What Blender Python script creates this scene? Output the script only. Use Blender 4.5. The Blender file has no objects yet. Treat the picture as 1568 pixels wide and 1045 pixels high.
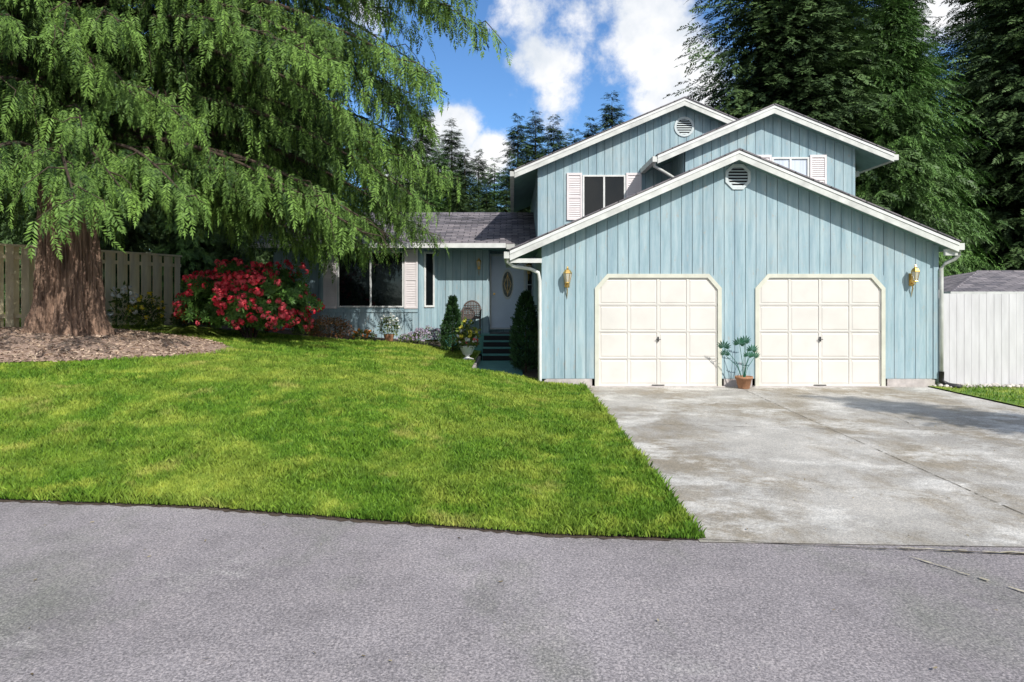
import bpy, math, random
import numpy as np
from mathutils import Vector
R=math.radians
rng=np.random.default_rng(7); random.seed(7)
scene=bpy.context.scene

# ------------------------------------------------------------------ materials
def newmat(name):
    m=bpy.data.materials.new(name); m.use_nodes=True
    nt=m.node_tree; b=nt.nodes['Principled BSDF']
    return m,nt,b
def N(nt,t,**kw):
    n=nt.nodes.new(t)
    for k,v in kw.items(): setattr(n,k,v)
    return n
def noise(nt,vec,scale,detail=4,rough=.55):
    n=N(nt,'ShaderNodeTexNoise'); n.inputs['Scale'].default_value=scale
    n.inputs['Detail'].default_value=detail; n.inputs['Roughness'].default_value=rough
    if vec is not None: nt.links.new(vec,n.inputs['Vector'])
    return n.outputs['Fac']
def mapping(nt,scale=(1,1,1),rot=(0,0,0)):
    tc=N(nt,'ShaderNodeTexCoord'); mp=N(nt,'ShaderNodeMapping')
    mp.inputs['Scale'].default_value=scale; mp.inputs['Rotation'].default_value=rot
    nt.links.new(tc.outputs['Object'],mp.inputs['Vector']); return mp.outputs['Vector']
def ramp(nt,fac,stops):
    r=N(nt,'ShaderNodeValToRGB'); e=r.color_ramp.elements
    while len(e)<len(stops): e.new(.5)
    for i,(p,c) in enumerate(stops):
        e[i].position=p; e[i].color=(*c,1) if len(c)==3 else c
    nt.links.new(fac,r.inputs['Fac']); return r.outputs['Color']
def mix(nt,fac,a,b,mode='MIX'):
    m=N(nt,'ShaderNodeMix',data_type='RGBA',blend_type=mode)
    for i,v in ((0,fac),(6,a),(7,b)):
        if isinstance(v,(int,float)): m.inputs[i].default_value=v
        elif isinstance(v,tuple): m.inputs[i].default_value=(*v,1)
        else: nt.links.new(v,m.inputs[i])
    return m.outputs[2]
def bump(nt,b,h,strength=.3,dist=.01):
    bp=N(nt,'ShaderNodeBump'); bp.inputs['Strength'].default_value=strength
    bp.inputs['Distance'].default_value=dist
    nt.links.new(h,bp.inputs['Height']); nt.links.new(bp.outputs['Normal'],b.inputs['Normal'])
def simple(name,col,rough=.6,var=.12,scale=6,metal=0,bmp=0,stretch=(1,1,1)):
    m,nt,b=newmat(name); v=mapping(nt,stretch)
    n=noise(nt,v,scale,4)
    lo=tuple(c*(1-var) for c in col); hi=tuple(min(1,c*(1+var)) for c in col)
    nt.links.new(ramp(nt,n,[(.3,lo),(.7,hi)]),b.inputs['Base Color'])
    b.inputs['Roughness'].default_value=rough; b.inputs['Metallic'].default_value=metal
    if bmp: bump(nt,b,noise(nt,v,scale*6,3),bmp,.01)
    return m
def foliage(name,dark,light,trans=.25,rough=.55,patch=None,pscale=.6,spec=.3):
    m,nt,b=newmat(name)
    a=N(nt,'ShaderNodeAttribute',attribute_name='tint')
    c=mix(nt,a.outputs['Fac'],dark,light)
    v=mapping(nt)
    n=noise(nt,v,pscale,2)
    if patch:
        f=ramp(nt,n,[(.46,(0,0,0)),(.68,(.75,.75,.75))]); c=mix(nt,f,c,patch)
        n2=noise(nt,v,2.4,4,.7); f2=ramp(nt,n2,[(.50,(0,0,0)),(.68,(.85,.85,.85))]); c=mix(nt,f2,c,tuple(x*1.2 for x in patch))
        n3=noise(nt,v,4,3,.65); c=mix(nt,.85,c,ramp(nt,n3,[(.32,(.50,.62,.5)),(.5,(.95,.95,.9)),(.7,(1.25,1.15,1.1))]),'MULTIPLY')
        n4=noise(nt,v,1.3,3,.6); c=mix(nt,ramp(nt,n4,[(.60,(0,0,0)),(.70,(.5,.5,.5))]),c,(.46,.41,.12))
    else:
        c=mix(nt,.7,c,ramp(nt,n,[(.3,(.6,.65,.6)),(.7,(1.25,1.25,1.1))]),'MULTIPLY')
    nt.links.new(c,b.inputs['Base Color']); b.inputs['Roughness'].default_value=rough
    b.inputs['Specular IOR Level'].default_value=spec
    if trans>0:
        t=N(nt,'ShaderNodeBsdfTranslucent'); nt.links.new(c,t.inputs['Color'])
        ms=N(nt,'ShaderNodeMixShader'); ms.inputs[0].default_value=trans
        out=nt.nodes['Material Output']
        nt.links.new(b.outputs[0],ms.inputs[1]); nt.links.new(t.outputs[0],ms.inputs[2]); nt.links.new(ms.outputs[0],out.inputs[0])
    return m

def siding_mat():
    m,nt,b=newmat('blue_siding')
    v=mapping(nt,(5,5,.0)); v2=mapping(nt,(9,9,.9)); v3=mapping(nt,(1,1,1))
    plank=noise(nt,v,1.0,1); streak=noise(nt,v2,1.6,5,.68); blot=noise(nt,v3,1.1,4,.6)
    c=ramp(nt,streak,[(.25,(.215,.33,.375)),(.5,(.305,.425,.475)),(.78,(.41,.515,.55))])
    c=mix(nt,.75,c,ramp(nt,plank,[(.3,(.78,.81,.84)),(.7,(1.15,1.12,1.08))]),'MULTIPLY')
    c=mix(nt,ramp(nt,blot,[(.5,(0,0,0)),(.8,(.45,.45,.45))]),c,(.40,.44,.42))
    tan=noise(nt,mapping(nt,(3,3,1.2)),3.2,5,.80)
    c=mix(nt,ramp(nt,tan,[(.59,(0,0,0)),(.70,(.7,.7,.7))]),c,(.38,.33,.27))
    nt.links.new(c,b.inputs['Base Color']); b.inputs['Roughness'].default_value=.75
    bump(nt,b,noise(nt,mapping(nt,(30,30,1.5)),3,4,.7),.5,.006)
    return m
def shingle_mat():
    m,nt,b=newmat('roof_shingles')
    v=mapping(nt,(1,1.08,1))
    br=N(nt,'ShaderNodeTexBrick'); nt.links.new(v,br.inputs['Vector'])
    br.inputs['Scale'].default_value=1; br.inputs['Brick Width'].default_value=.33; br.inputs['Row Height'].default_value=.15
    br.inputs['Mortar Size'].default_value=.012
    br.inputs['Color1'].default_value=(.11,.105,.12,1); br.inputs['Color2'].default_value=(.26,.24,.25,1); br.inputs['Mortar'].default_value=(.04,.04,.045,1)
    c=mix(nt,.7,br.outputs['Color'],ramp(nt,noise(nt,v,3,4,.7),[(.3,(.6,.6,.62)),(.7,(1.35,1.3,1.3))]),'MULTIPLY')
    c=mix(nt,.6,c,ramp(nt,noise(nt,v,70,2),[(.3,(.6,.6,.6)),(.7,(1.4,1.4,1.4))]),'MULTIPLY')
    nt.links.new(c,b.inputs['Base Color']); b.inputs['Roughness'].default_value=.9
    bump(nt,b,br.outputs['Fac'],.6,-.02)
    return m
def paving_mat(name,c_lo,c_hi,stain,pale,speck=.8,fs=38,pt=(.57,.68),ps=.6,st_t=(.48,.60),vs=110):
    m,nt,b=newmat(name); v=mapping(nt)
    big=noise(nt,v,.40,3,.6); mid=noise(nt,v,2.2,5,.72); fine=noise(nt,v,fs,3,.85)
    vo=N(nt,'ShaderNodeTexVoronoi'); vo.inputs['Scale'].default_value=vs; nt.links.new(v,vo.inputs['Vector'])
    c=ramp(nt,big,[(.32,c_lo),(.62,c_hi)])
    st=noise(nt,mapping(nt,(1,.55,1)),.8,6,.70); c=mix(nt,ramp(nt,st,[(st_t[0],(0,0,0)),(st_t[1],(.85,.85,.85))]),c,stain)
    pl=noise(nt,mapping(nt,(.8,1.1,1),(0,0,.6)),1.1,6,.78); c=mix(nt,ramp(nt,pl,[(pt[0],(0,0,0)),(pt[1],(ps,ps,ps))]),c,pale)
    c=mix(nt,.8,c,ramp(nt,mid,[(.25,(.74,.74,.74)),(.5,(1,1,1)),(.8,(1.24,1.22,1.2))]),'MULTIPLY')
    c=mix(nt,speck,c,ramp(nt,fine,[(.33,(.3,.3,.3)),(.5,(1,1,1)),(.64,(1.8,1.77,1.7))]),'MULTIPLY')
    c=mix(nt,speck*.9,c,ramp(nt,vo.outputs['Color'],[(.0,(.4,.4,.4)),(.5,(1,1,1)),(1,(1.65,1.63,1.57))]),'MULTIPLY')
    nt.links.new(c,b.inputs['Base Color']); b.inputs['Roughness'].default_value=.85
    bump(nt,b,fine,.45*speck,.006)
    return m
def bark_mat(name,lo,hi):
    m,nt,b=newmat(name); v=mapping(nt,(7,7,.7))
    n=noise(nt,v,2.2,6,.7)
    nt.links.new(ramp(nt,n,[(.3,lo),(.5,tuple((a+c)/2 for a,c in zip(lo,hi))),(.7,hi)]),b.inputs['Base Color'])
    b.inputs['Roughness'].default_value=.95; bump(nt,b,n,1,.1); return m

M_sid=siding_mat(); M_shi=shingle_mat()
M_white=simple('white_trim_paint',(.68,.69,.67),.5,.12,5)
M_fascia=simple('fascia_paint',(.56,.57,.54),.6,.2,4)
M_door=simple('garage_door_paint',(.655,.63,.585),.55,.06,2)
M_doorb=simple('front_door_paint',(.66,.73,.84),.4,.05,2)
M_shut=simple('shutter_paint',(.72,.67,.67),.5,.06,4)
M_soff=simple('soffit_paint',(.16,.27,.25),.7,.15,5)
M_teal=simple('teal_deck_paint',(.08,.27,.25),.5,.2,6)
M_conc=simple('concrete',(.46,.42,.40),.85,.2,9,bmp=.3)
M_dark=simple('dark_interior',(.012,.013,.015),.8)
M_brass=simple('brass',(.70,.46,.15),.28,.1,8,metal=1)
M_terra=simple('terracotta',(.34,.17,.09),.8,.2,9)
M_black=simple('black_plastic',(.015,.015,.017),.5)
M_wick=simple('brown_metal',(.09,.065,.055),.5,.3,20)
M_mulch=simple('bark_mulch',(.38,.27,.21),.95,.5,45,bmp=1)
M_soil=simple('garden_soil',(.07,.05,.035),.95,.4,14,bmp=1)
M_cream=simple('cedar_fence_wood',(.82,.73,.50),.8,.16,3,stretch=(3,3,.5))
M_wfence=simple('white_fence_paint',(.58,.57,.59),.7,.1,3,stretch=(3,3,.5))
M_ground=simple('ground_earth',(.06,.075,.03),.95,.3,2)
M_street=paving_mat('street_asphalt',(.21,.192,.197),(.285,.262,.270),(.185,.185,.165),(.37,.355,.34),.72,62,(.58,.70),.6,(.50,.66))
M_drive=paving_mat('driveway_concrete',(.29,.275,.25),(.43,.41,.375),(.235,.20,.145),(.58,.565,.53),.42,70,(.50,.62),.8,(.46,.60),130)
M_crack=simple('joint_dirt',(.07,.055,.03),.95,.5,20)
M_joint=simple('joint_sand',(.42,.38,.28),.95,.4,20)
M_bark=bark_mat('cedar_bark',(.05,.028,.018),(.58,.38,.27))
M_twig=bark_mat('branch_bark',(.03,.02,.014),(.13,.09,.06))
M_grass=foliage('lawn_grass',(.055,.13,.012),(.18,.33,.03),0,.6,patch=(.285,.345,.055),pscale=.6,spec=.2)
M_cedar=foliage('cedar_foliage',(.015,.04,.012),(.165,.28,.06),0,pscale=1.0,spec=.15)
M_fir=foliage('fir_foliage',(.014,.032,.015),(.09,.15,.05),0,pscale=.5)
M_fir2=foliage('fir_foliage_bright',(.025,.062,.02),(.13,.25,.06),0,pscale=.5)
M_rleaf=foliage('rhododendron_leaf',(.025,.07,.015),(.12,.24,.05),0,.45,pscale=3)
M_rflow=foliage('red_petals',(.80,.03,.07),(1.0,.19,.24),.2,.5,pscale=4,spec=.1)
M_box=foliage('shrub_leaf',(.04,.08,.015),(.20,.26,.05),0,pscale=4)
M_redtip=foliage('shrub_leaf_red',(.06,.07,.015),(.34,.14,.07),0,pscale=5)
M_yflow=foliage('yellow_petals',(.8,.6,.03),(.95,.85,.15),.1)
M_wflow=foliage('white_petals',(.7,.7,.72),(.9,.9,.9),.1)
M_pflow=foliage('purple_petals',(.32,.25,.42),(.6,.52,.65),.1)
M_oflow=foliage('orange_petals',(.8,.18,.02),(.95,.35,.03),.1)
M_palm=foliage('fan_leaf',(.02,.12,.08),(.08,.26,.16),0,.4)
M_stone=simple('river_stone',(.5,.46,.42),.8,.4,12)
def glass_mat():
    m,nt,b=newmat('window_glass'); b.inputs['Base Color'].default_value=(.005,.007,.008,1)
    b.inputs['Roughness'].default_value=.02; b.inputs['IOR'].default_value=1.5
    v=mapping(nt); bump(nt,b,noise(nt,v,1.3,2),.06,.03); return m
M_glass=glass_mat()
M_lamp,nt_,b_=newmat('lantern_glass'); b_.inputs['Base Color'].default_value=(.75,.72,.6,1); b_.inputs['Roughness'].default_value=.1; b_.inputs['Transmission Weight'].default_value=.4

# ------------------------------------------------------------------ mesh builder
class MB:
    def __init__(s): s.v=[]; s.f=[]; s.m=[]; s.mats=[]
    def mi(s,mat):
        if mat not in s.mats: s.mats.append(mat)
        return s.mats.index(mat)
    def poly(s,pts,mat):
        o=len(s.v); s.v+= [tuple(p) for p in pts]; s.f.append(tuple(range(o,o+len(pts)))); s.m.append(s.mi(mat))
    def hexa(s,a,b,mat):
        n=len(a); o=len(s.v); s.v+=[tuple(p) for p in a]+[tuple(p) for p in b]; k=s.mi(mat)
        s.f.append(tuple(o+i for i in range(n))); s.m.append(k)
        s.f.append(tuple(o+n+i for i in reversed(range(n)))); s.m.append(k)
        for i in range(n):
            j=(i+1)%n; s.f.append((o+j,o+i,o+n+i,o+n+j)); s.m.append(k)
    def box(s,x0,x1,y0,y1,z0,z1,mat):
        s.hexa([(x0,y0,z0),(x1,y0,z0),(x1,y0,z1),(x0,y0,z1)],[(x0,y1,z0),(x1,y1,z0),(x1,y1,z1),(x0,y1,z1)],mat)
    def lathe(s,cx,cy,prof,mat,n=16):
        o=len(s.v); k=s.mi(mat)
        for r,z in prof:
            for i in range(n):
                a=2*math.pi*i/n; s.v.append((cx+r*math.cos(a),cy+r*math.sin(a),z))
        for j in range(len(prof)-1):
            for i in range(n):
                i2=(i+1)%n; s.f.append((o+j*n+i,o+j*n+i2,o+(j+1)*n+i2,o+(j+1)*n+i)); s.m.append(k)
        s.f.append(tuple(o+(len(prof)-1)*n+i for i in range(n))); s.m.append(k)
    def tube(s,pts,rad,mat,n=8):
        pts=[Vector(p) for p in pts]; o=len(s.v); k=s.mi(mat)
        if not hasattr(rad,'__len__'): rad=[rad]*len(pts)
        for i,p in enumerate(pts):
            d=(pts[min(i+1,len(pts)-1)]-pts[max(i-1,0)]).normalized()
            a=d.cross(Vector((0,0,1)) if abs(d.z)<.9 else Vector((1,0,0))).normalized(); b=d.cross(a)
            for q in range(n):
                t=2*math.pi*q/n; s.v.append(tuple(p+(a*math.cos(t)+b*math.sin(t))*rad[i]))
        for i in range(len(pts)-1):
            for q in range(n):
                q2=(q+1)%n; s.f.append((o+i*n+q,o+i*n+q2,o+(i+1)*n+q2,o+(i+1)*n+q)); s.m.append(k)
        s.f.append(tuple(o+q for q in range(n))); s.m.append(k)
        s.f.append(tuple(o+(len(pts)-1)*n+q for q in range(n))); s.m.append(k)
    def obj(s,name,parent=None,smooth=False):
        me=bpy.data.meshes.new(name); me.from_pydata(s.v,[],s.f)
        for m in s.mats: me.materials.append(m)
        me.polygons.foreach_set('material_index',s.m)
        if smooth: me.polygons.foreach_set('use_smooth',[True]*len(s.f))
        me.update(); ob=bpy.data.objects.new(name,me); scene.collection.objects.link(ob)
        if parent: ob.parent=parent
        return ob
def empty(name,loc=(0,0,0)):
    e=bpy.data.objects.new(name,None); e.empty_display_size=.3; scene.collection.objects.link(e); return e

def np_mesh(name,V,F,mats,tint=None,matidx=None,smooth=False):
    V=np.asarray(V,np.float32); F=np.asarray(F,np.int32); k=F.shape[1]
    me=bpy.data.meshes.new(name); me.vertices.add(len(V)); me.vertices.foreach_set('co',V.ravel())
    me.loops.add(F.size); me.loops.foreach_set('vertex_index',F.ravel())
    me.polygons.add(len(F)); me.polygons.foreach_set('loop_start',np.arange(0,F.size,k,dtype=np.int32))
    me.polygons.foreach_set('loop_total',np.full(len(F),k,np.int32))
    for m in mats: me.materials.append(m)
    if matidx is not None: me.polygons.foreach_set('material_index',np.asarray(matidx,np.int32))
    if smooth: me.polygons.foreach_set('use_smooth',np.ones(len(F),bool))
    me.update(calc_edges=True)
    if tint is not None:
        a=me.attributes.new('tint','FLOAT','POINT'); a.data.foreach_set('value',np.asarray(tint,np.float32))
    return me
def link(me,name,parent=None):
    ob=bpy.data.objects.new(name,me); scene.collection.objects.link(ob)
    if parent: ob.parent=parent
    return ob
def nrm(a): return a/np.maximum(np.linalg.norm(a,axis=-1,keepdims=True),1e-9)
def frames(d,up):
    d=nrm(d); y=nrm(np.cross(up,d)); z=np.cross(d,y)
    return np.stack([d,y,z],axis=-1)
def instV(V,F,T,P):
    W=np.einsum('nij,vj->nvi',T,V)+P[:,None,:]
    n,v=W.shape[:2]
    FF=(F[None]+ (np.arange(n)*v)[:,None,None]).reshape(-1,F.shape[1])
    return W.reshape(-1,3),FF
class Cloud:
    def __init__(s): s.V=[];s.F=[];s.t=[];s.mi=[];s.n=0
    def add(s,tmpl,T,P,tint,mi=0,leafvar=.15):
        if len(P)==0: return
        V,F=tmpl; W,FF=instV(V,F,T,P)
        s.V.append(W); s.F.append(FF+s.n); s.n+=len(W)
        tt=np.repeat(tint,len(V)); tt=np.clip(tt+np.repeat(rng.normal(0,leafvar,len(W)//4+1),4)[:len(W)],0,1)
        s.t.append(tt); s.mi.append(np.full(len(FF),mi))
    def mesh(s,name,mats): return np_mesh(name,np.concatenate(s.V),np.concatenate(s.F),mats,np.concatenate(s.t),np.concatenate(s.mi))

def spray(nodes,leaf,width,ang,droop,taper=.65,seed=0):
    r=np.random.default_rng(seed); V=[];F=[]
    for i in range(nodes):
        s=.06+.9*i/(nodes-1)
        for sg in (-1,1):
            a=R(ang+r.normal(0,9))*sg; L=leaf*(math.sin(math.pi*(.18+.82*s*.9))**.6)*(1-taper*s*.6)*r.uniform(.8,1.15)
            c=np.array([s,0,-droop*s*s]); d=np.array([math.cos(a),math.sin(a),-droop*s*1.3+r.normal(0,.12)])
            sd=np.array([-math.sin(a),math.cos(a),r.normal(0,.3)])*width
            o=len(V); V+=[c,c+d*L*.5+sd,c+d*L,c+d*L*.5-sd]; F.append([o,o+1,o+2,o+3])
    o=len(V); c=np.array([.85,0,-droop*.72]); V+=[c,c+[.1,width,-droop*.2],c+[.3,0,-droop*.6],c+[.1,-width,-droop*.2]]; F.append([o,o+1,o+2,o+3])
    return np.array(V),np.array(F)

# ------------------------------------------------------------------ terrain
XF=[-30,-14,-4.38,-2.6,-.66,.31,1.365]; YF=[9,7.2,5.84,5.64,5.2,4.98,4.88]
def yfront(x): return np.interp(x,XF,YF)
def terr(x,y):
    x=np.asarray(x,float); y=np.asarray(y,float)
    hx=np.interp(x,[-30,-14,-8.5,-5,-2.5,-.8,.6,1.4],[1.2,1.1,.95,.68,.50,.28,.07,.015])
    t=np.clip((y-yfront(x))/6.2,0,1)
    return .022+hx*(1-(1-t)**2)+.012*np.sin(x*1.7+y*.9)*np.sin(y*1.3-x*.4)*t
def strip_grid(name,xs,yfun0,yfun1,ny,zfun,mat,keep=None):
    V=[];F=[]
    for x in xs:
        y0=yfun0(x);y1=yfun1(x)
        for j in range(ny+1):
            y=y0+(y1-y0)*j/ny; V.append((x,y,float(zfun(x,y))))
    n=ny+1
    for i in range(len(xs)-1):
        for j in range(ny):
            cx=(xs[i]+xs[i+1])/2; cy=(V[i*n+j][1]+V[i*n+j+1][1])/2
            if keep is None or keep(cx,cy): F.append((i*n+j,(i+1)*n+j,(i+1)*n+j+1,i*n+j+1))
    me=np_mesh(name,V,F,[mat],np.full(len(V),.3),smooth=True); return link(me,name)
g=MB(); g.poly([(-400,-400,-.03),(400,-400,-.03),(400,400,-.03),(-400,400,-.03)],M_ground); g.obj('ground')
g=MB(); g.poly([(-80,-14,0),(80,-14,0),(80,9,0),(-80,9,0)],M_street); g.obj('street')
g=MB(); g.poly([(1.33,4.83,.006),(7.9,4.55,.006),(7.9,13.2,.006),(1.33,13.2,.006)],M_drive); g.obj('driveway')
def notpath(x,y):
    if x>-.85 and y>13.35: return False
    if x>.5 and y>12.95: return False
    return True
xs=list(np.concatenate([np.linspace(-30,-14,9)[:-1],np.linspace(-14,1.36,100)]))
strip_grid('lawn',xs,lambda x:float(yfront(x)),lambda x:30.,170,terr,M_grass,notpath)
strip_grid('side_lawn',list(np.linspace(7.95,30,30)),lambda x:4.7,lambda x:13.6,20,lambda x,y:.02,M_grass)
strip_grid('back_lawn',list(np.linspace(8.2,60,20)),lambda x:13.6,lambda x:60.,20,lambda x,y:.0,M_ground)

def ribbon(mb,pts,w,z,mat,jit=.008,skip=0):
    r=random.Random(3); P=[]
    for a,b in zip(pts[:-1],pts[1:]):
        n=max(2,int(math.dist(a,b)/.05))
        for i in range(n): P.append((a[0]+(b[0]-a[0])*i/n,a[1]+(b[1]-a[1])*i/n))
    P.append(pts[-1]); w0=w;j0=0
    for i in range(len(P)-1):
        (x0,y0),(x1,y1)=P[i],P[i+1]; L=math.dist(P[i],P[i+1]) or 1; nx,ny=-(y1-y0)/L,(x1-x0)/L
        w1=w*r.uniform(.2,1.6); j1=j0*.7+r.uniform(-jit,jit)
        if r.random()>skip: mb.poly([(x0+nx*(j0-w0),y0+ny*(j0-w0),z),(x1+nx*(j1-w1),y1+ny*(j1-w1),z),(x1+nx*(j1+w1),y1+ny*(j1+w1),z),(x0+nx*(j0+w0),y0+ny*(j0+w0),z)],mat)
        w0,j0=w1,j1
g=MB()
ribbon(g,[(1.36,4.87),(2.45,4.70)],.004,.011,M_crack)
ribbon(g,[(2.45,4.70),(3.4,4.60),(7.9,4.35)],.008,.011,M_crack)
ribbon(g,[(2.5,4.7),(3.4,4.61),(7.9,4.36)],.008,.0125,M_joint,.02,.45)
ribbon(g,[(2.55,4.67),(3.05,3.95),(3.2,3.3),(3.3,2.2)],.009,.011,M_joint,.012,.45)
ribbon(g,[(4.3,13.0),(4.15,8.9),(4.05,4.66)],.004,.011,M_crack,.003,.1)
ribbon(g,[(1.4,9.3),(4.1,8.9),(7.9,8.8)],.004,.011,M_crack,.003,.1)
ribbon(g,[(4.3,12.3),(5.2,11.2),(5.5,9.8),(5.3,8.85)],.003,.0125,M_crack,.012,.2)
ribbon(g,[(-4.4,5.72),(-4.1,5.2),(-4.6,4.3)],.03,.005,M_joint,.02,.3)
g.obj('pavement_joints')
g=MB(); ribbon(g,[(x,float(yfront(x))-.01) for x in (-14,-8,-4.38,-2.6,-.66,.31,1.365)],.035,.0035,M_soil,.01); ribbon(g,[(1.375,4.9),(1.38,8),(1.385,12.9)],.022,.0115,M_soil,.006); g.obj('lawn_edge_soil')
c=Cloud(); n=420
P=np.stack([rng.uniform(-5,8,n),rng.uniform(1.8,12.5,n),np.full(n,.016)],1); k=(P[:,0]>1.5)|(P[:,1]<yfront(P[:,0])-.03); P=P[k]; P[:,2]=np.where(P[:,0]>1.4,.016,.010); n=len(P)
c.add((np.array([[-1,-.4,0],[1,-.3,0],[1,.35,.3],[-1,.3,.2]]),np.array([[0,1,2,3]])),frames(rng.normal(0,1,(n,3))*[1,1,.05],np.tile([0,0,1.],(n,1)))*rng.uniform(.004,.014,n)[:,None,None],P,rng.uniform(0,1,n))
M_litter=foliage('leaf_litter',(.05,.03,.015),(.45,.38,.26),0,.9)
link(c.mesh('leaf_litter',[M_litter]),'leaf_litter')

def bed(name,cx,cy,rx,ry,lift,mat,nr=14,na=60,wob=.04):
    V=[(cx,cy,float(terr(cx,cy))+lift)];T=[]
    for i in range(1,nr+1):
        for a in range(na):
            t=2*math.pi*a/na; w=1+wob*math.sin(3*t+1)+wob*.6*math.sin(7*t)
            x=cx+rx*w*i/nr*math.cos(t); y=cy+ry*w*i/nr*math.sin(t)
            V.append((x,y,float(terr(x,y))+lift*(1-(i/nr)**4)+.012+(random.uniform(0,.02) if i<nr else 0)))
    for a in range(na):
        T.append((0,1+a,1+(a+1)%na))
        for i in range(nr-1):
            p=1+i*na; q=p+na; b=(a+1)%na
            T.append((p+a,q+a,q+b)); T.append((p+a,q+b,p+b))
    return link(np_mesh(name,V,T,[mat],smooth=True),name)
MUL=(-8.8,12.3,3.5,2.6)
bed('mulch_bed',*MUL,.07,M_mulch)
c=Cloud(); n=11000; a=rng.uniform(0,6.283,n); rr=np.sqrt(rng.uniform(0,1,n))*1.0
px=MUL[0]+MUL[2]*rr*np.cos(a); py=MUL[1]+MUL[3]*rr*np.sin(a); pz=terr(px,py)+.03+.06*(1-rr**4)
d=nrm(rng.normal(0,1,(n,3))*[1,1,.25]); T=frames(d,rng.normal(0,.5,(n,3))+[0,0,1])*rng.uniform(.015,.04,n)[:,None,None]
c.add((np.array([[-1,-.35,0],[1,-.3,0],[1,.35,.1],[-1,.3,.1]]),np.array([[0,1,2,3]])),T,np.stack([px,py,pz],1),rng.uniform(0,1,n))
M_chip=foliage('wood_chip',(.17,.11,.08),(.62,.47,.38),0,.9,pscale=9)
link(c.mesh('wood_chips',[M_chip]),'wood_chips')
g=MB()
for i in range(40):
    for j in range(6):
        x0=-9+ i*.18; x1=x0+.18; y0=16.95+j*.3; y1=y0+.3
        q=[(x,y,float(terr(x,y))+.03) for x,y in((x0,y0),(x1,y0),(x1,y1),(x0,y1))]; g.poly(q,M_soil)
g.obj('garden_bed')

def grass(name,n,x0,x1,y0f,y1,excl,ref=5.2,zf=terr):
    x=rng.uniform(x0,x1,n*3); y=rng.uniform(0,1,n*3)*(y1-4.6)+4.6
    ok=(y>y0f(x)-.03)&(rng.uniform(0,1,len(x))<(ref/y)**1.55)&~excl(x,y)
    ok&=(np.abs(x)<y*.80+.8)
    x=x[ok][:n];y=y[ok][:n]; n=len(x); z=zf(x,y)-.004
    k=(y/ref)**.75
    h=rng.uniform(.018,.048,n)*(.8+.3*k)*(1+.3*np.sin(x*3.1+y*2.2)*np.sin(y*4-x)); w=rng.uniform(.0022,.0042,n)*k*1.25
    e=((y-y0f(x))<.10)|((x>1.27)&(x<1.5)); h=np.where(e,h*rng.uniform(1,1.7,n),h)
    a=rng.uniform(0,6.283,n); lean=rng.uniform(.1,.9,n)*h
    la=rng.uniform(0,6.283,n)
    px=np.cos(a)*w; py=np.sin(a)*w
    A=np.stack([x-px,y-py,z],1);B=np.stack([x+px,y+py,z],1)
    C=np.stack([x+np.cos(la)*lean*.4+px*.7,y+np.sin(la)*lean*.4+py*.7,z+h*.6],1)
    D=np.stack([x+np.cos(la)*lean,y+np.sin(la)*lean,z+h],1)
    V=np.stack([A,B,C,D],1).reshape(-1,3); F=np.arange(n*4).reshape(-1,4)
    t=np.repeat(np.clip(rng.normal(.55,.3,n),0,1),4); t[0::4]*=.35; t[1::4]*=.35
    link(np_mesh(name,V,F,[M_grass],t),name)
def ex(x,y):
    e=((x-MUL[0])/(MUL[2]*1.0))**2+((y-MUL[1])/(MUL[3]*1.0))**2<.98
    return e|((x>-.85)&(y>13.35))|((x>.5)&(y>12.95))|(y>17.0)|(x>1.38)
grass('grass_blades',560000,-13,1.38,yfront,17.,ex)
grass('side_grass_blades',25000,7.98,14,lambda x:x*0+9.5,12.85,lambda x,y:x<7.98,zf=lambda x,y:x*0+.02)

# ------------------------------------------------------------------ house
house=empty('blue_house')
M_back=simple('siding_groove',(.11,.17,.20),.8,.1)
def plank_wall(mb,p0,p1,zb,zt,holes=(),brk=(),w=.203,gap=.011,th=.026,mat=None,back=0):
    mat=mat or M_sid
    L=math.dist(p0,p1); u=((p1[0]-p0[0])/L,(p1[1]-p0[1])/L); n=(u[1],-u[0])
    P=lambda s,o,z:(p0[0]+u[0]*s+n[0]*o,p0[1]+u[1]*s+n[1]*o,z)
    zt=zt if callable(zt) else (lambda s,_z=zt:_z)
    k=0
    while k*w<L:
        a=k*w+gap/2; b=min((k+1)*w-gap/2,L); k+=1
        if b-a<.01: continue
        cuts=sorted({a,b,*[c for h in holes for c in h[:2] if a<c<b],*[c for c in brk if a<c<b]})
        for s0,s1 in zip(cuts[:-1],cuts[1:]):
            sm=(s0+s1)/2; ivs=[(zb,None)]
            for h in holes:
                if h[0]<sm<h[1]: ivs=[(zb,h[2]),(h[3],None)] if h[2]>zb+.01 else [(h[3],None)]
            for z0,z1 in ivs:
                za=zt(s0) if z1 is None else z1; zc=zt(s1) if z1 is None else z1
                if min(za,zc)-z0<.01: continue
                mb.hexa([P(s0,th,z0),P(s1,th,z0),P(s1,th,zc),P(s0,th,za)],[P(s0,0.001,z0),P(s1,0.001,z0),P(s1,0.001,zc),P(s0,0.001,za)],mat)
        cb=sorted({(k-1)*w,min(k*w,L),*[c for c in brk if (k-1)*w<c<k*w]})
        for s0,s1 in zip(cb[:-1],cb[1:]):
            mb.poly([P(s0,0,zb),P(s1,0,zb),P(s1,0,zt(s1)),P(s0,0,zt(s0))],M_back)
def gz(xp,zp,xl,zl,xr,zr):
    return lambda x: zp+(zl-zp)*(xp-x)/(xp-xl) if x<xp else zp+(zr-zp)*(x-xp)/(xr-xp)
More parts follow.
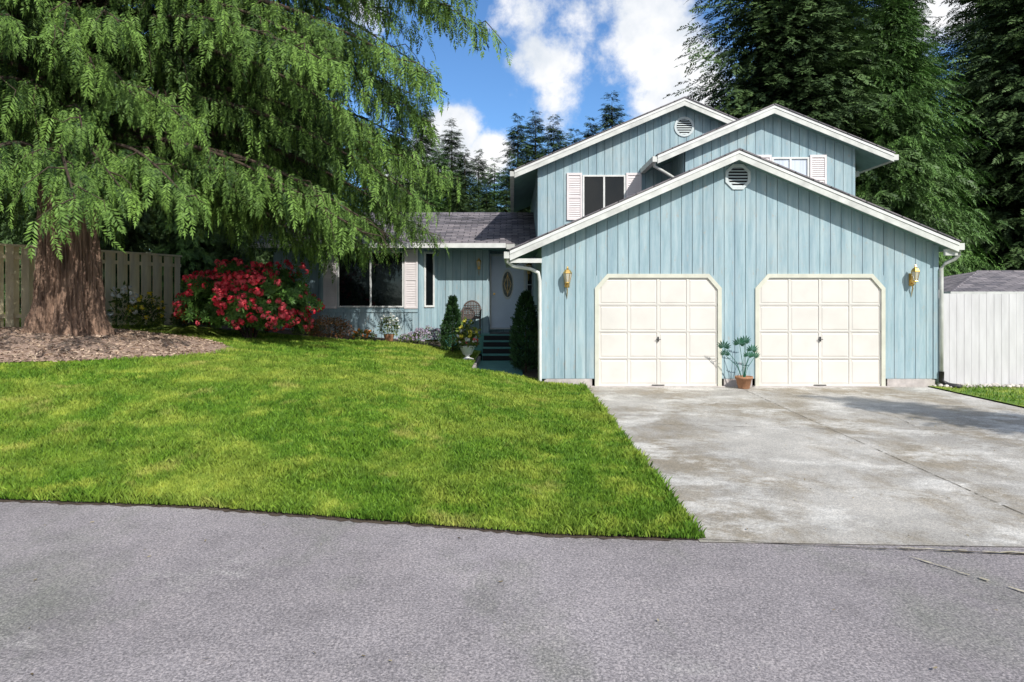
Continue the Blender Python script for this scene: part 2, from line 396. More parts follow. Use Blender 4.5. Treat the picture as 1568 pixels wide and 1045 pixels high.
def gable_roof(name,xp,zp,xl,zl,xr,zr,y0,y1,t=.13):
    mb=MB()
    for (xa,za) in ((xl,zl),(xr,zr)):
        A=[(xa,y0,za),(xp,y0,zp),(xp,y1,zp),(xa,y1,za)]; B=[(x,y,z-t) for x,y,z in A]
        mb.poly(A,M_shi); mb.poly(B[::-1],M_soff); mb.poly([A[0],A[1],B[1],B[0]],M_fascia); mb.poly([A[3],A[2],B[2],B[3]],M_fascia)
        mb.poly([A[0],A[3],B[3],B[0]],M_fascia)
        d=.03; h=.18
        F=[(xa,y0-d,za+.005),(xp,y0-d,zp+.005),(xp,y0-d,zp-h),(xa,y0-d,za-h)]
        mb.hexa(F,[(x,y0-.001,z) for x,_,z in F],M_fascia)
        sx=-.02 if xa<xp else .02
        F=[(xa+sx,y0-d-.03,za+.028),(xp,y0-d-.03,zp+.035),(xp,y0-d-.03,zp+.007),(xa+sx,y0-d-.03,za+.007)]
        mb.hexa(F,[(x,y1,z) for x,_,z in F],M_shi)
        F=[(xa,y0-d-.012,za-.002),(xp,y0-d-.012,zp-.002),(xp,y0-d-.012,zp-.06),(xa,y0-d-.012,za-.06)]
        mb.hexa(F,[(x,y0-d-.001,z) for x,_,z in F],M_white)
        g0,g1=(xa-.11,xa-.005) if xa<xp else (xa+.005,xa+.11)
        mb.box(g0,g1,y0-.02,y1,za-.14,za-.015,M_fascia)
    return mb.obj(name,house)
GY=13.06
gr=(4.24,4.46,-.04,2.58,8.34,2.74)
gable_roof('garage_roof',*gr,12.76,17.02)
gzf=gz(*gr)
D1=(1.6,3.98); D2=(4.66,7.1); DZ=2.13
w=MB()
holes=[(D1[0]-.6,D1[1]-.6,0,DZ),(D2[0]-.6,D2[1]-.6,0,DZ)]
plank_wall(w,(.6,GY),(8.1,GY),.16,lambda s:gzf(.6+s)-.06,holes=holes,brk=(3.64,))
for x0,x1 in((.62,1.53),(4.05,4.59),(7.17,8.08)):
    w.box(x0,x1,GY-.02,GY+.05,-.02,.158,M_conc)
w.obj('garage_front_wall',house)
w=MB(); plank_wall(w,(.6,19.3),(.6,GY+.03),.1,lambda s:2.72); plank_wall(w,(8.1,GY+.03),(8.1,19.3),.1,lambda s:2.72); w.obj('garage_side_walls',house)
w=MB(); w.box(.565,.66,GY-.045,GY-.029,.16,2.72,M_sid); w.box(8.04,8.135,GY-.045,GY-.029,.16,2.72,M_sid); w.obj('corner_boards',house)

def garage_door(x0,x1):
    e=empty('garage_door'); e.parent=house
    d=MB(); yb=GY-.004; z0=.03; z1=DZ; C=.24
    d.box(x0+.06,x1-.06,yb-.006,yb+.05,z0-.02,z1-.04,M_door)
    nx=4;nz=4; X=np.linspace(x0+.06,x1-.06,nx+1); Z=np.linspace(z0,z1-.05,nz+1)
    for k in range(nz+1):
        hw=.022 if k in(0,nz) else .016
        d.box(X[0],X[-1],yb-.019,yb-.007,Z[k]-hw,Z[k]+hw,M_door)
        if 0<k<nz: d.box(X[0],X[-1],yb-.0205,yb-.0192,Z[k]-.003,Z[k]+.003,M_doorgap)
    for i in range(nx+1):
        hw=.02
        for k in range(nz): d.box(X[i]-hw,X[i]+hw,yb-.0185,yb-.0072,Z[k]+.017,Z[k+1]-.017,M_door)
    for i in range(nx):
        for k in range(nz):
            m=.032; a0,a1,b0,b1=X[i]+m,X[i+1]-m,Z[k]+m,Z[k+1]-m
            o=.022
            d.hexa([(a0+o,yb-.015,b0+o),(a1-o,yb-.015,b0+o),(a1-o,yb-.015,b1-o),(a0+o,yb-.015,b1-o)],[(a0,yb-.0062,b0),(a1,yb-.0062,b0),(a1,yb-.0062,b1),(a0,yb-.0062,b1)],M_door)
    d.obj('panels',e)
    t=MB(); ya=GY-.05
    out=[(x0-.02,0.02),(x0-.02,z1-C),(x0-.02+C,z1+.03),(x1+.02-C,z1+.03),(x1+.02,z1-C),(x1+.02,.02)]
    inn=[(x0+.055,0.02),(x0+.055,z1-C-.03),(x0+.01+C,z1-.045),(x1-.01-C,z1-.045),(x1-.055,z1-C-.03),(x1-.055,.02)]
    for i in range(5):
        a,b,c,dd=out[i],out[i+1],inn[i+1],inn[i]
        t.hexa([(p[0],ya,p[1]) for p in(a,b,c,dd)],[(p[0],GY+.0,p[1]) for p in(a,b,c,dd)],M_frame)
    for sx,cx in((1,x0),(-1,x1)):
        q=[(cx,z1-C),(cx+sx*(C-.04),z1),(cx,z1)]
        if sx<0:q=q[::-1]
        t.hexa([(p[0],GY-.0285,p[1]) for p in q],[(p[0],GY-.004,p[1]) for p in q],M_sid)
    t.obj('frame',e)
    h=MB(); xm=(x0+x1)/2
    h.box(xm-.01,xm+.01,yb-.05,yb-.021,.87,.96,M_black); h.tube([(xm-.045,yb-.045,.91),(xm+.045,yb-.045,.91)],.008,M_black)
    h.box(xm-.12,xm+.12,yb-.03,yb-.021,.03,.045,M_black)
    h.obj('handle',e)
M_doorgap=simple('door_joint',(.26,.24,.22),.8,.05)
M_frame=simple('door_frame_paint',(.58,.58,.49),.6,.1,4)
garage_door(*D1); garage_door(*D2)
w=MB(); w.box(1.5,4.05,12.95,13.05,.0,.02,M_conc); w.box(4.6,7.2,12.95,13.05,.0,.02,M_conc); w.obj('door_sill',house)

M_ventp=simple('vent_paint',(.55,.61,.62),.6,.08)
def vent(name,x,y,z,r,n,rot=0):
    v=MB(); A=[(x+r*math.cos(2*math.pi*(i+rot)/n),z+r*math.sin(2*math.pi*(i+rot)/n)) for i in range(n)]
    B=[(x+(a-x)*.78,z+(b-z)*.78) for a,b in A]
    for i in range(n):
        j=(i+1)%n
        q=(A[i],A[j],B[j],B[i]); v.hexa([(p[0],y-.05,p[1]) for p in q],[(p[0],y-.029,p[1]) for p in q],M_ventp)
    v.poly([(p[0],y-.031,p[1]) for p in B],M_dark)
    ri=r*.78
    for k in range(7):
        zz=-ri+ri*2*(k+.5)/7; hw=math.sqrt(max(0,(ri*.97)**2-zz*zz))
        v.hexa([(x-hw,y-.048,z+zz-.014),(x+hw,y-.048,z+zz-.014),(x+hw,y-.046,z+zz-.006),(x-hw,y-.046,z+zz-.006)],[(x-hw,y-.033,z+zz+.004),(x+hw,y-.033,z+zz+.004),(x+hw,y-.033,z+zz+.012),(x-hw,y-.033,z+zz+.012)],M_ventp)
    v.obj(name,house)
vent('octagon_vent',4.31,GY,4.01,.26,8,.5)

def sconce(x,y,z,par,s=1):
    e=empty('wall_lantern'); e.parent=par
    m=MB(); yb=y-.032
    m.hexa([(x-.045*s,yb-.02,z-.10*s),(x+.045*s,yb-.02,z-.10*s),(x+.045*s,yb-.02,z+.10*s),(x-.045*s,yb-.02,z+.10*s)],[(x-.05*s,yb,z-.12*s),(x+.05*s,yb,z-.12*s),(x+.05*s,yb,z+.12*s),(x-.05*s,yb,z+.12*s)],M_brass)
    cy=yb-.13*s
    m.tube([(x,yb,z-.04*s),(x,yb-.06*s,z-.09*s),(x,cy,z-.085*s),(x,cy,z-.03*s)],.010*s,M_brass)
    m.tube([(x,yb,z-.08*s),(x,yb-.05*s,z-.16*s),(x,yb-.02,z-.24*s),(x,yb-.01,z-.33*s)],[.01*s,.012*s,.01*s,.003],M_brass)
    m.lathe(x,cy,[(.0,z-.06*s),(.045*s,z-.045*s),(.05*s,z-.03*s),(.045*s,z-.02*s)],M_brass,6)
    m.lathe(x,cy,[(.085*s,z+.145*s),(.08*s,z+.165*s),(.05*s,z+.21*s),(.02*s,z+.225*s),(.022*s,z+.245*s),(.006*s,z+.28*s)],M_brass,6)
    for i in range(6):
        a=2*math.pi*i/6; m.tube([(x+.045*s*math.cos(a),cy+.045*s*math.sin(a),z-.02*s),(x+.08*s*math.cos(a),cy+.08*s*math.sin(a),z+.15*s)],.005*s,M_brass,5)
    m.obj('brass_frame',e)
    m=MB(); m.lathe(x,cy,[(.04*s,z-.018*s),(.075*s,z+.146*s)],M_lamp,6); m.tube([(x,cy,z-.02*s),(x,cy,z+.08*s)],.012*s,M_white); m.obj('glass',e)
sconce(1.05,GY,2.02,house); sconce(7.62,GY,2.05,house)

d=MB()
d.tube([(-.09,12.80,2.46),(-.09,12.82,2.38),(.02,12.88,2.30),(.35,12.95,2.25),(.50,12.99,2.18),(.53,12.99,2.02),(.53,12.99,.12),(.50,12.9,.05)],.036,M_fascia,8)
d.obj('downspout',house,True)
d=MB()
d.tube([(8.40,12.80,2.6),(8.40,12.82,2.52),(8.36,12.88,2.44),(8.22,12.95,2.36),(8.17,12.99,2.26),(8.17,12.99,2.0),(8.17,12.99,.3)],.036,M_fascia,8)
d.tube([(8.17,12.99,.3),(8.17,12.99,.12),(8.25,12.9,.05),(8.35,12.7,.04)],.05,M_black,8)
d.obj('downspout',house,True)
d=MB(); d.box(8.13,8.36,12.80,12.86,2.5,2.62,M_fascia); d.box(-.03,.56,12.78,12.84,2.36,2.44,M_fascia); d.obj('eave_returns',house)

AY=17.0; ar=(4.22,6.57,.06,4.80,8.38,4.80)
gable_roof('upper_roof',*ar,16.70,24.2)
azf=gz(*ar)
w=MB(); plank_wall(w,(.68,AY),(7.76,AY),2.4,lambda s:azf(.68+s)-.06,brk=(3.54,),holes=[(1.756-.68,2.82-.68,3.65,4.74)])
plank_wall(w,(.68,24),(.68,AY+.03),2.4,lambda s:5.0); plank_wall(w,(7.76,AY+.03),(7.76,24),2.4,lambda s:5.0); w.box(.64,.72,AY-.045,AY-.029,2.4,4.98,M_sid)
w.obj('upper_walls',house)
vent('round_vent',4.28,AY,5.94,.25,20)
BY=15.8; br=(5.95,6.06,3.30,4.92,8.66,4.96)
gable_roof('upper_gable_roof',*br,15.5,24.1)
bzf=gz(*br)
w=MB(); plank_wall(w,(4.0,BY),(7.93,BY),2.8,lambda s:bzf(4.0+s)-.06,brk=(1.95,),holes=[(6.0-4,6.86-4,3.94,4.94)])
plank_wall(w,(4.0,AY),(4.0,BY+.03),2.8,lambda s:5.15); plank_wall(w,(7.93,BY+.03),(7.93,24),2.4,lambda s:5.2)
w.obj('upper_gable_walls',house)
d=MB(); d.tube([(3.25,15.58,4.80),(3.25,15.6,4.70),(3.45,15.7,4.62),(3.8,16.0,4.5),(3.93,16.1,4.4),(3.93,16.2,3.0)],.035,M_fascia,8); d.obj('downspout',house,True)
def window(x0,x1,y,z0,z1,par=house,mull=True,name='window',curt=False,shut=0,sw=.38,left=True,right=True):
    e=empty(name); e.parent=par
    m=MB(); ya,yb=y-.05,y-.002; f=.04
    m.box(x0,x1,ya,yb,z1-f,z1,M_white); m.box(x0,x1,ya-.01,yb,z0,z0+f,M_white)
    m.box(x0,x0+f,ya+.001,yb,z0+f,z1-f,M_white); m.box(x1-f,x1,ya+.001,yb,z0+f,z1-f,M_white)
    if mull:
        xm=(x0+x1)/2; m.box(xm-.022,xm+.022,ya+.002,yb,z0+f,z1-f,M_white)
    m.obj('frame',e)
    m=MB(); m.box(x0+.02,x1-.02,y-.02,y-.004,z0+.02,z1-.02,M_glass if not curt else M_curt); m.obj('glass',e)
    if shut:
        for on,(a,b) in ((left,(x0-.015-sw,x0-.015)),(right,(x1+.015,x1+.015+sw))):
            if not on: continue
            s=MB(); q=y-.065; k=y-.03; t=.045
            s.box(a,a+t,q,k,z0-.03,z1+.05,M_shut); s.box(b-t,b,q,k,z0-.03,z1+.05,M_shut)
            zm=(z0+z1)/2
            for zz in (z0-.03,zm-.03,z1-.01): s.box(a+t,b-t,q+.001,k,zz,zz+.06,M_shut)
            s.box(a+t,b-t,k-.012,k-.002,z0,z1,M_shut)
            nz=int((z1-z0)/.045)
            for i in range(nz):
                zz=z0+.04+i*.045
                if abs(zz-zm)<.05 or zz>z1-.05: continue
                s.hexa([(a+t,q+.006,zz-.016),(b-t,q+.006,zz-.016),(b-t,q+.010,zz-.008),(a+t,q+.010,zz-.008)],[(a+t,k-.013,zz+.012),(b-t,k-.013,zz+.012),(b-t,k-.013,zz+.02),(a+t,k-.013,zz+.02)],M_shut)
            s.obj('shutter',e)
M_curt=simple('curtain',(.6,.66,.75),.3,.15,3,stretch=(8,1,.3))
window(1.756,2.82,AY,3.65,4.74,shut=1)
window(6.0,6.86,BY,3.94,4.94,curt=True,shut=1)

WY=18.65; BYF=18.2; WL=-6.5
w=MB()
plank_wall(w,(WL,WY),(-5.1,WY),.3,3.0); plank_wall(w,(WL,24),(WL,WY+.03),.3,3.0)
plank_wall(w,(-5.1,BYF),(-2.5,BYF),.56,3.0,holes=[(5.1-4.64,5.1-2.88,1.43,2.92)])
plank_wall(w,(-5.1,WY),(-5.1,BYF+.03),.56,3.0); plank_wall(w,(-2.5,BYF),(-2.02,WY),.56,3.0)
plank_wall(w,(-2.02,WY),(-.65,WY),.2,3.0); plank_wall(w,(-.65,WY+.03),(-.65,19.3),.2,3.0); plank_wall(w,(-.65,19.3),(.6,19.3),.2,3.0)
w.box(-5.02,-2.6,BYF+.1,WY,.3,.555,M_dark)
w.box(-5.1,-2.5,BYF-.05,BYF-.029,.54,.62,M_sid); w.box(-5.1,-2.5,BYF-.05,BYF-.029,1.30,1.38,M_sid)
w.obj('wing_walls',house)
window(-4.64,-2.88,BYF,1.43,2.92,shut=1,sw=.36)
e=empty('narrow_window'); e.parent=house
u=Vector((.48,.45,0)).normalized(); nn=Vector((u.y,-u.x,0)); o=Vector((-2.5,BYF,0))
def Q(s,o_,z): p=o+u*s+nn*o_; return (p.x,p.y,z)
m=MB()
for (s0,s1,z0,z1,oa,ob,mt) in ((.16,.50,1.43,1.48,.03,.06,M_white),(.16,.50,2.87,2.92,.03,.06,M_white),(.16,.21,1.48,2.87,.03,.058,M_white),(.45,.50,1.48,2.87,.03,.058,M_white),(.2,.46,1.47,2.88,.03,.04,M_glass)):
    m.hexa([Q(s0,ob,z0),Q(s1,ob,z0),Q(s1,ob,z1),Q(s0,ob,z1)],[Q(s0,oa,z0),Q(s1,oa,z0),Q(s1,oa,z1),Q(s0,oa,z1)],mt)
m.obj('frame',e)
m=MB(); y0,z0,y1,z1=17.88,3.10,21.0,4.30; xl,xr=WL-.35,.675
A=[(xl,y0,z0),(xr,y0,z0),(xr,y1,z1),(xl,y1,z1)]
m.poly(A,M_shi); m.poly([(x,y,z-.1) for x,y,z in A][::-1],M_soff)
m.poly([(xl,y1,z1),(xr,y1,z1),(xr,24.2,3.1),(xl,24.2,3.1)],M_shi)
m.poly([(xl,y0,z0),(xl,y1,z1),(xl,24.2,3.1),(xl,24.2,3.0),(xl,y0,z0-.1)],M_sid)
nrow=22
for i in range(nrow):
    t=i/nrow; ya=y0+(y1-y0)*t; za=z0+(z1-z0)*t; yb_=ya+(y1-y0)/nrow; zb_=za+(z1-z0)/nrow
    x=xl
    while x<xr-.05:
        wd=min(random.uniform(.22,.4),xr-x); l=random.uniform(.008,.022)
        m.poly([(x,ya-.01,za+l),(x+wd-.006,ya-.01,za+l),(x+wd-.006,yb_,zb_+.004),(x,yb_,zb_+.004)],M_shi)
        m.poly([(x,ya-.01,za),(x+wd-.006,ya-.01,za),(x+wd-.006,ya-.01,za+l),(x,ya-.01,za+l)],M_shi); x+=wd
m.box(xl,-.16,y0-.10,y0-.005,z0-.11,z0+.012,M_white)
m.box(-.15,.58,y0-.02,y0-.004,z0-.14,z0-.01,M_fascia)
m.poly([(xl,y0,z0-.11),(xr,y0,z0-.11),(xr,19.3,2.985),(xl,19.3,2.985)],M_soff)
m.obj('wing_roof',house)
m=MB(); m.box(WL+.1,.6,19.5,24,.0,2.9,M_dark); m.box(.7,7.7,17.3,23.9,2.5,4.6,M_dark); m.box(.7,8.0,13.3,23.9,.05,2.4,M_dark); m.obj('interior_mass',house)
e=empty('front_door'); e.parent=house
m=MB(); dy=19.3; x0,x1,z0,z1=-.58,.33,.84,2.85
m.box(x0,x1,dy-.06,dy-.03,z0,z1,M_doorb)
m.box(x0-.07,x0,dy-.09,dy-.029,z0-.02,z1+.07,M_white); m.box(x1,x1+.06,dy-.09,dy-.029,z0-.02,z1+.07,M_white); m.box(x0,x1,dy-.088,dy-.029,z1,z1+.07,M_white)
m.box(x0-.05,x1+.05,dy-.15,dy-.03,z0-.04,z0-.005,M_white)
xc=(x0+x1)/2
for s in(-1,1):
    cx=xc+s*.2; m.box(cx-.15,cx+.15,dy-.069,dy-.061,z0+.14,z0+.5,M_doorb); m.box(cx-.12,cx+.12,dy-.076,dy-.0695,z0+.17,z0+.47,M_doorb)
    m.box(cx-.15,cx+.15,dy-.069,dy-.061,z0+1.72,z0+1.9,M_doorb)
M_frost=simple('leaded_glass',(.16,.17,.16),.15,.6,9)
for sc,yy,mt in ((1.0,.072,M_white),(.84,.078,M_frost)):
    P=[(xc+.17*sc*math.cos(t),z0+1.22+.43*sc*math.sin(t)) for t in np.linspace(0,2*math.pi,28,endpoint=False)]
    m.hexa([(p[0],dy-yy,p[1]) for p in P],[(p[0],dy-.0605,p[1]) for p in P],mt)
m.tube([(xc,dy-.08,z0+.9),(xc,dy-.08,z0+1.54)],.006,M_brass,5)
for s in(-1,1): m.tube([(xc,dy-.08,z0+.95),(xc+s*.10,dy-.08,z0+1.22),(xc,dy-.08,z0+1.49)],.006,M_brass,5)
m.tube([(x0+.08,dy-.06,z0+.95),(x0+.08,dy-.12,z0+.95)],.03,M_brass)
m.box(x1+.08,.585,dy-.05,dy-.03,z0,z1,M_white); m.box(x1+.11,.555,dy-.056,dy-.0505,z0+.1,z1-.1,M_glass)
for k in range(1,5): m.box(x1+.11,.555,dy-.06,dy-.0565,z0+k*.4,z0+k*.4+.02,M_white)
m.obj('door_leaf',e)
sconce(-.9,WY,2.55,house,.8); sconce(.47,19.2,2.45,house,.9)

m=MB(); m.box(-1.75,.57,17.95,19.25,.2,.72,M_teal)
for k,(ya,yb_,zt) in enumerate(((17.65,17.945,.57),(17.35,17.645,.42),(17.05,17.345,.27))): m.box(-.75,.57,ya,yb_,.0,zt,M_teal)
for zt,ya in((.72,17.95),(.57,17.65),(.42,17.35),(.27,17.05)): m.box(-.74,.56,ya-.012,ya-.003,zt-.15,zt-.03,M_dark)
m.box(-.6,.3,18.1,18.9,.721,.735,M_black)
m.obj('porch_steps')
m=MB(); m.box(-.78,.22,13.9,17.04,-.02,.12,M_teal); m.box(-.35,.56,13.12,13.895,-.02,.06,M_teal); m.box(.225,.56,13.9,17.0,-.02,.09,M_soil)
for k in range(20): m.box(-.78,.22,13.95+k*.15,13.957+k*.15,.1195,.1215,M_dark)
m.box(-.84,-.785,13.4,17.04,-.02,.24,M_conc)
m.obj('walkway')

# ------------------------------------------------------------------ fences
def fence(mb,p0,p1,h,mat,zf,bw=.14,step=.15,alt=0):
    L=math.dist(p0,p1); u=((p1[0]-p0[0])/L,(p1[1]-p0[1])/L); n=(u[1],-u[0])
    def bx(s0,s1,o0,o1,z0,z1,zz0=None,zz1=None):
        P=lambda s,o,z:(p0[0]+u[0]*s+n[0]*o,p0[1]+u[1]*s+n[1]*o,z)
        zz0=z0 if zz0 is None else zz0; zz1=z1 if zz1 is None else zz1
        mb.hexa([P(s0,o1,z0),P(s1,o1,zz0),P(s1,o1,zz1),P(s0,o1,z1)],[P(s0,o0,z0),P(s1,o0,zz0),P(s1,o0,zz1),P(s0,o0,z1)],mat)
    k=0
    while k*step<L-bw:
        s=k*step; x=p0[0]+u[0]*s; y=p0[1]+u[1]*s; z=zf(x,y)
        o=(.03 if (not alt or k%2==0) else -.07)+random.uniform(-.003,.003); dz=random.uniform(-.008,.008)
        bx(s+.002,s+bw,o,o+.02,z+.04,z+h+dz); k+=1
    s=0
    while s<L:
        s1=min(s+2.4,L); a=zf(p0[0]+u[0]*s,p0[1]+u[1]*s); b=zf(p0[0]+u[0]*s1,p0[1]+u[1]*s1)
        for rz in(.25,h-.25): bx(s,s1,-.045,.025,a+rz,a+rz+.08,b+rz,b+rz+.08)
        if alt: bx(s,s1,-.09,.07,a+h+.01,a+h+.05,b+h+.01,b+h+.05)
        bx(s,s+.09,-.13,-.05,a-.1,a+h+.08); s+=2.4
f=MB(); fence(f,(-12.6,10.4),(-8.35,17.2),1.72,M_cream,lambda x,y:float(terr(x,y))+.02,.14,.14,alt=1)
f.obj('wooden_fence')
f=MB(); fence(f,(8.28,13.2),(16,13.05),1.80,M_wfence,lambda x,y:-.02,.138,.142); f.obj('white_fence')
st=MB()
for i in range(380):
    p=(random.uniform(8.0,14),random.uniform(12.8,13.1)); r=random.uniform(.02,.05); st.lathe(p[0],p[1],[(r*.8,.02),(r,.02+r*.4),(r*.7,.02+r*.9),(r*.2,.02+r*1.1)],M_stone,7)
st.obj('pebble_border')

nh=empty('garden_shed')
m=MB(); m.box(11.0,17.2,17,21.4,0,1.86,M_cream); m.obj('walls',nh)
m=MB(); E=[(10.6,16.5,1.82),(17.6,16.5,1.82),(17.6,21.9,1.82),(10.6,21.9,1.82)]; r0=(12.9,18.9,2.42); r1=(15.3,18.9,2.42)
m.poly([E[0],E[1],r1,r0],M_shi); m.poly([E[1],E[2],r1],M_shi); m.poly([E[2],E[3],r0,r1],M_shi); m.poly([E[3],E[0],r0],M_shi); m.box(10.55,17.65,16.42,16.5,1.72,1.84,M_fascia)
m.box(10.55,10.6,16.5,21.9,1.72,1.84,M_fascia)
m.tube([E[0],r0],.03,M_shi,6); m.tube([r0,r1],.03,M_shi,6)
m.obj('roof',nh)

# ------------------------------------------------------------------ trees
def fir_mesh(name,H,Rr,NB,K,zs,mat,seed,droop=.25,sl=.30,tmpls=None,up_=.68,pw=.8):
    r=np.random.default_rng(seed)
    u=1-(1-r.uniform(0,1,NB))**up_; u=np.clip(u,0,.99)
    lev=30; u=np.clip((np.floor(u*lev)+r.normal(.5,.24,NB))/lev,0,.99)
    z=zs+(H-zs)*u; az=r.uniform(0,6.283,NB)
    lob=1+.13*np.sin(3*az+seed)+.1*np.sin(5*az+z*1.1)
    L=(Rr*(1-u)**pw*r.uniform(.6,1.08,NB)+.16)*lob
    el=.45*u-droop*(1-u)+r.normal(0,.09,NB)
    cl=Cloud(); T=tmpls or TF
    for k in range(K):
        s=(k+.5)/K
        pos=np.stack([np.cos(az)*L*s,np.sin(az)*L*s,z+L*s*el-.12*L*s*s+.10*L*np.maximum(s-.7,0)],1)+r.normal(0,.04,(NB,3))
        sg=1 if k%2 else -1
        a2=az+sg*R(48)*(1-s**3)+r.normal(0,.15,NB)
        d=np.stack([np.cos(a2),np.sin(a2),el-.25-r.uniform(0,.35,NB)],1)
        size=(sl*L**.5*(1.15-.5*s)+.12)*r.uniform(.8,1.2,NB)
        up=np.array([0,0,1])+r.normal(0,.35,(NB,3))
        Tm=frames(d,up)*size[:,None,None]
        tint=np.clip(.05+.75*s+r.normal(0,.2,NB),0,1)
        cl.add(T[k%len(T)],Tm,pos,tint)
    n=8; V=[];F=[]
    zz=np.linspace(0,H*.96,10)
    for q in zz:
        for i in range(n): V.append((math.cos(i/n*6.283)*(.02*H*(1-q/H)),math.sin(i/n*6.283)*(.02*H*(1-q/H)),q))
    for j in range(9):
        for i in range(n): F.append((j*n+i,j*n+(i+1)%n,(j+1)*n+(i+1)%n,(j+1)*n+i))
    cl.V.append(np.array(V)); cl.F.append(np.array(F)+cl.n); cl.n+=len(V); cl.t.append(np.zeros(len(V))); cl.mi.append(np.ones(len(F)))
    return cl.mesh(name,[mat,M_twig])
TF=[spray(8,.34,.045,52,.18,seed=i) for i in range(4)]
TC=[spray(11,.30,.028,48,.42,seed=20+i) for i in range(4)]
firA=fir_mesh('fir_a',14,3.0,800,8,.6,M_fir,1,.18,sl=.36)
firB=fir_mesh('fir_b',14,2.7,750,8,.8,M_fir,2,.30,sl=.38,pw=.9)
firC=fir_mesh('fir_c',14,3.4,800,8,.6,M_fir2,3,.35,sl=.36)
bigD=fir_mesh('fir_big_dark',22,5.2,1400,13,1.0,M_fir,5,.12,sl=.38,up_=.6)
bigB=fir_mesh('fir_big_bright',17,4.4,1800,14,.5,M_fir2,6,.42,sl=.36,tmpls=TC,up_=.6)
def put(me,x,y,s=1,rz=0,name='fir_tree',z=0,sz=1,par=None):
    o=bpy.data.objects.new(name,me); scene.collection.objects.link(o); o.location=(x,y,z); o.scale=(s,s,s*sz); o.rotation_euler=(0,0,rz)
    if par: o.parent=par
    return o
put(bigD,9.9,25,1.0,.4); put(bigD,14.3,31,1.1,2.0); put(bigB,13.4,24.0,.80,1.2,'cedar_tree'); put(bigD,20.5,26,1.0,4.0); put(bigD,24,33,1.1,5.0); put(bigD,18.6,33,.85,3.1)
put(firC,11.0,2.7,.66,.5)
put(firC,-9.6,20.5,.55,.9,z=.8); put(firA,-8.2,22.5,.6,2.9,z=.6); put(firB,-11.3,19.5,.6,.2,z=.9); put(firA,-7.9,19.3,.30,1.7,z=.6)
dist=empty('distant_trees')
lst=[(575,200,33),(612,165,36),(645,148,38),(672,215,33),(692,182,40),(712,225,34),(733,228,44),(757,240,38),(793,174,42),(820,168,44),(848,176,41),(866,205,47),(880,196,45),(905,178,44),(937,141,42),(958,225,38),(985,230,40),(775,262,36),(835,240,36),(890,235,37),(1010,200,44),(745,275,33),(700,265,32),(655,250,31)]
for i,(px_,py_,Y) in enumerate(lst):
    k=1045/Y; H=1.75+(452-py_)/k; X=(px_-784)/k
    put((firA,firB,firA,firC)[i%4],X,Y,H/14*1.0,i*1.3,'fir',par=dist)
for i in range(26):
    X=-34+i*1.75+random.uniform(-.5,.5)
    if X>-7: X=X-20
    put((firB,firA,firC)[i%3],X,random.uniform(25,33),random.uniform(.85,1.25),i*.9,'fir',par=dist)
for i in range(14):
    put((firA,firB)[i%2],26+i*2.6,random.uniform(30,44),random.uniform(1.1,1.5),i,'fir',par=dist)
for i in range(14):
    put((firA,firC,firB)[i%3],-34+i*5+random.uniform(-1,1),random.uniform(-38,-31),random.uniform(.8,1.05),i*1.7,'fir',par=dist)

# ---- the big cedar
cedar=empty('western_red_cedar')
TX,TY=-8.45,13.0; TZ=float(terr(TX,TY))
V=[];F=[]; na=260; hs=np.concatenate([np.linspace(-.15,3.2,60),np.linspace(3.5,17,20)])
rj=np.random.default_rng(5)
for h in hs:
    hh=max(h,0); base=.50*(1-hh/19)+.17*math.exp(-hh/.30)+.05*math.exp(-hh/1.6)
    for i in range(na):
        a=2*math.pi*i/na
        fl=1+ (.13*math.exp(-hh/.8)+.03)*math.sin(5*a+.6*math.sin(hh*.8))+(.08*math.exp(-hh/.6)+.02)*math.sin(9*a+1.2)
        ph=a*22+1.3*math.sin(hh*1.3+a*2)+.8*math.sin(a*7+hh*.7)
        rid=.05*(1-abs(math.sin(ph))**.6*1.6)+.016*math.sin(61*a+1.5*math.sin(hh*1.9))+rj.uniform(-.007,.007)
        r_=base*fl+rid
        V.append((TX+r_*math.cos(a)+.02*math.sin(hh),TY+r_*math.sin(a),TZ+h))
for j in range(len(hs)-1):
    for i in range(na): F.append((j*na+i,j*na+(i+1)%na,(j+1)*na+(i+1)%na,(j+1)*na+i))
link(np_mesh('trunk',V,F,[M_bark],smooth=False),'trunk',cedar)
limbs=MB(); cl=Cloud()
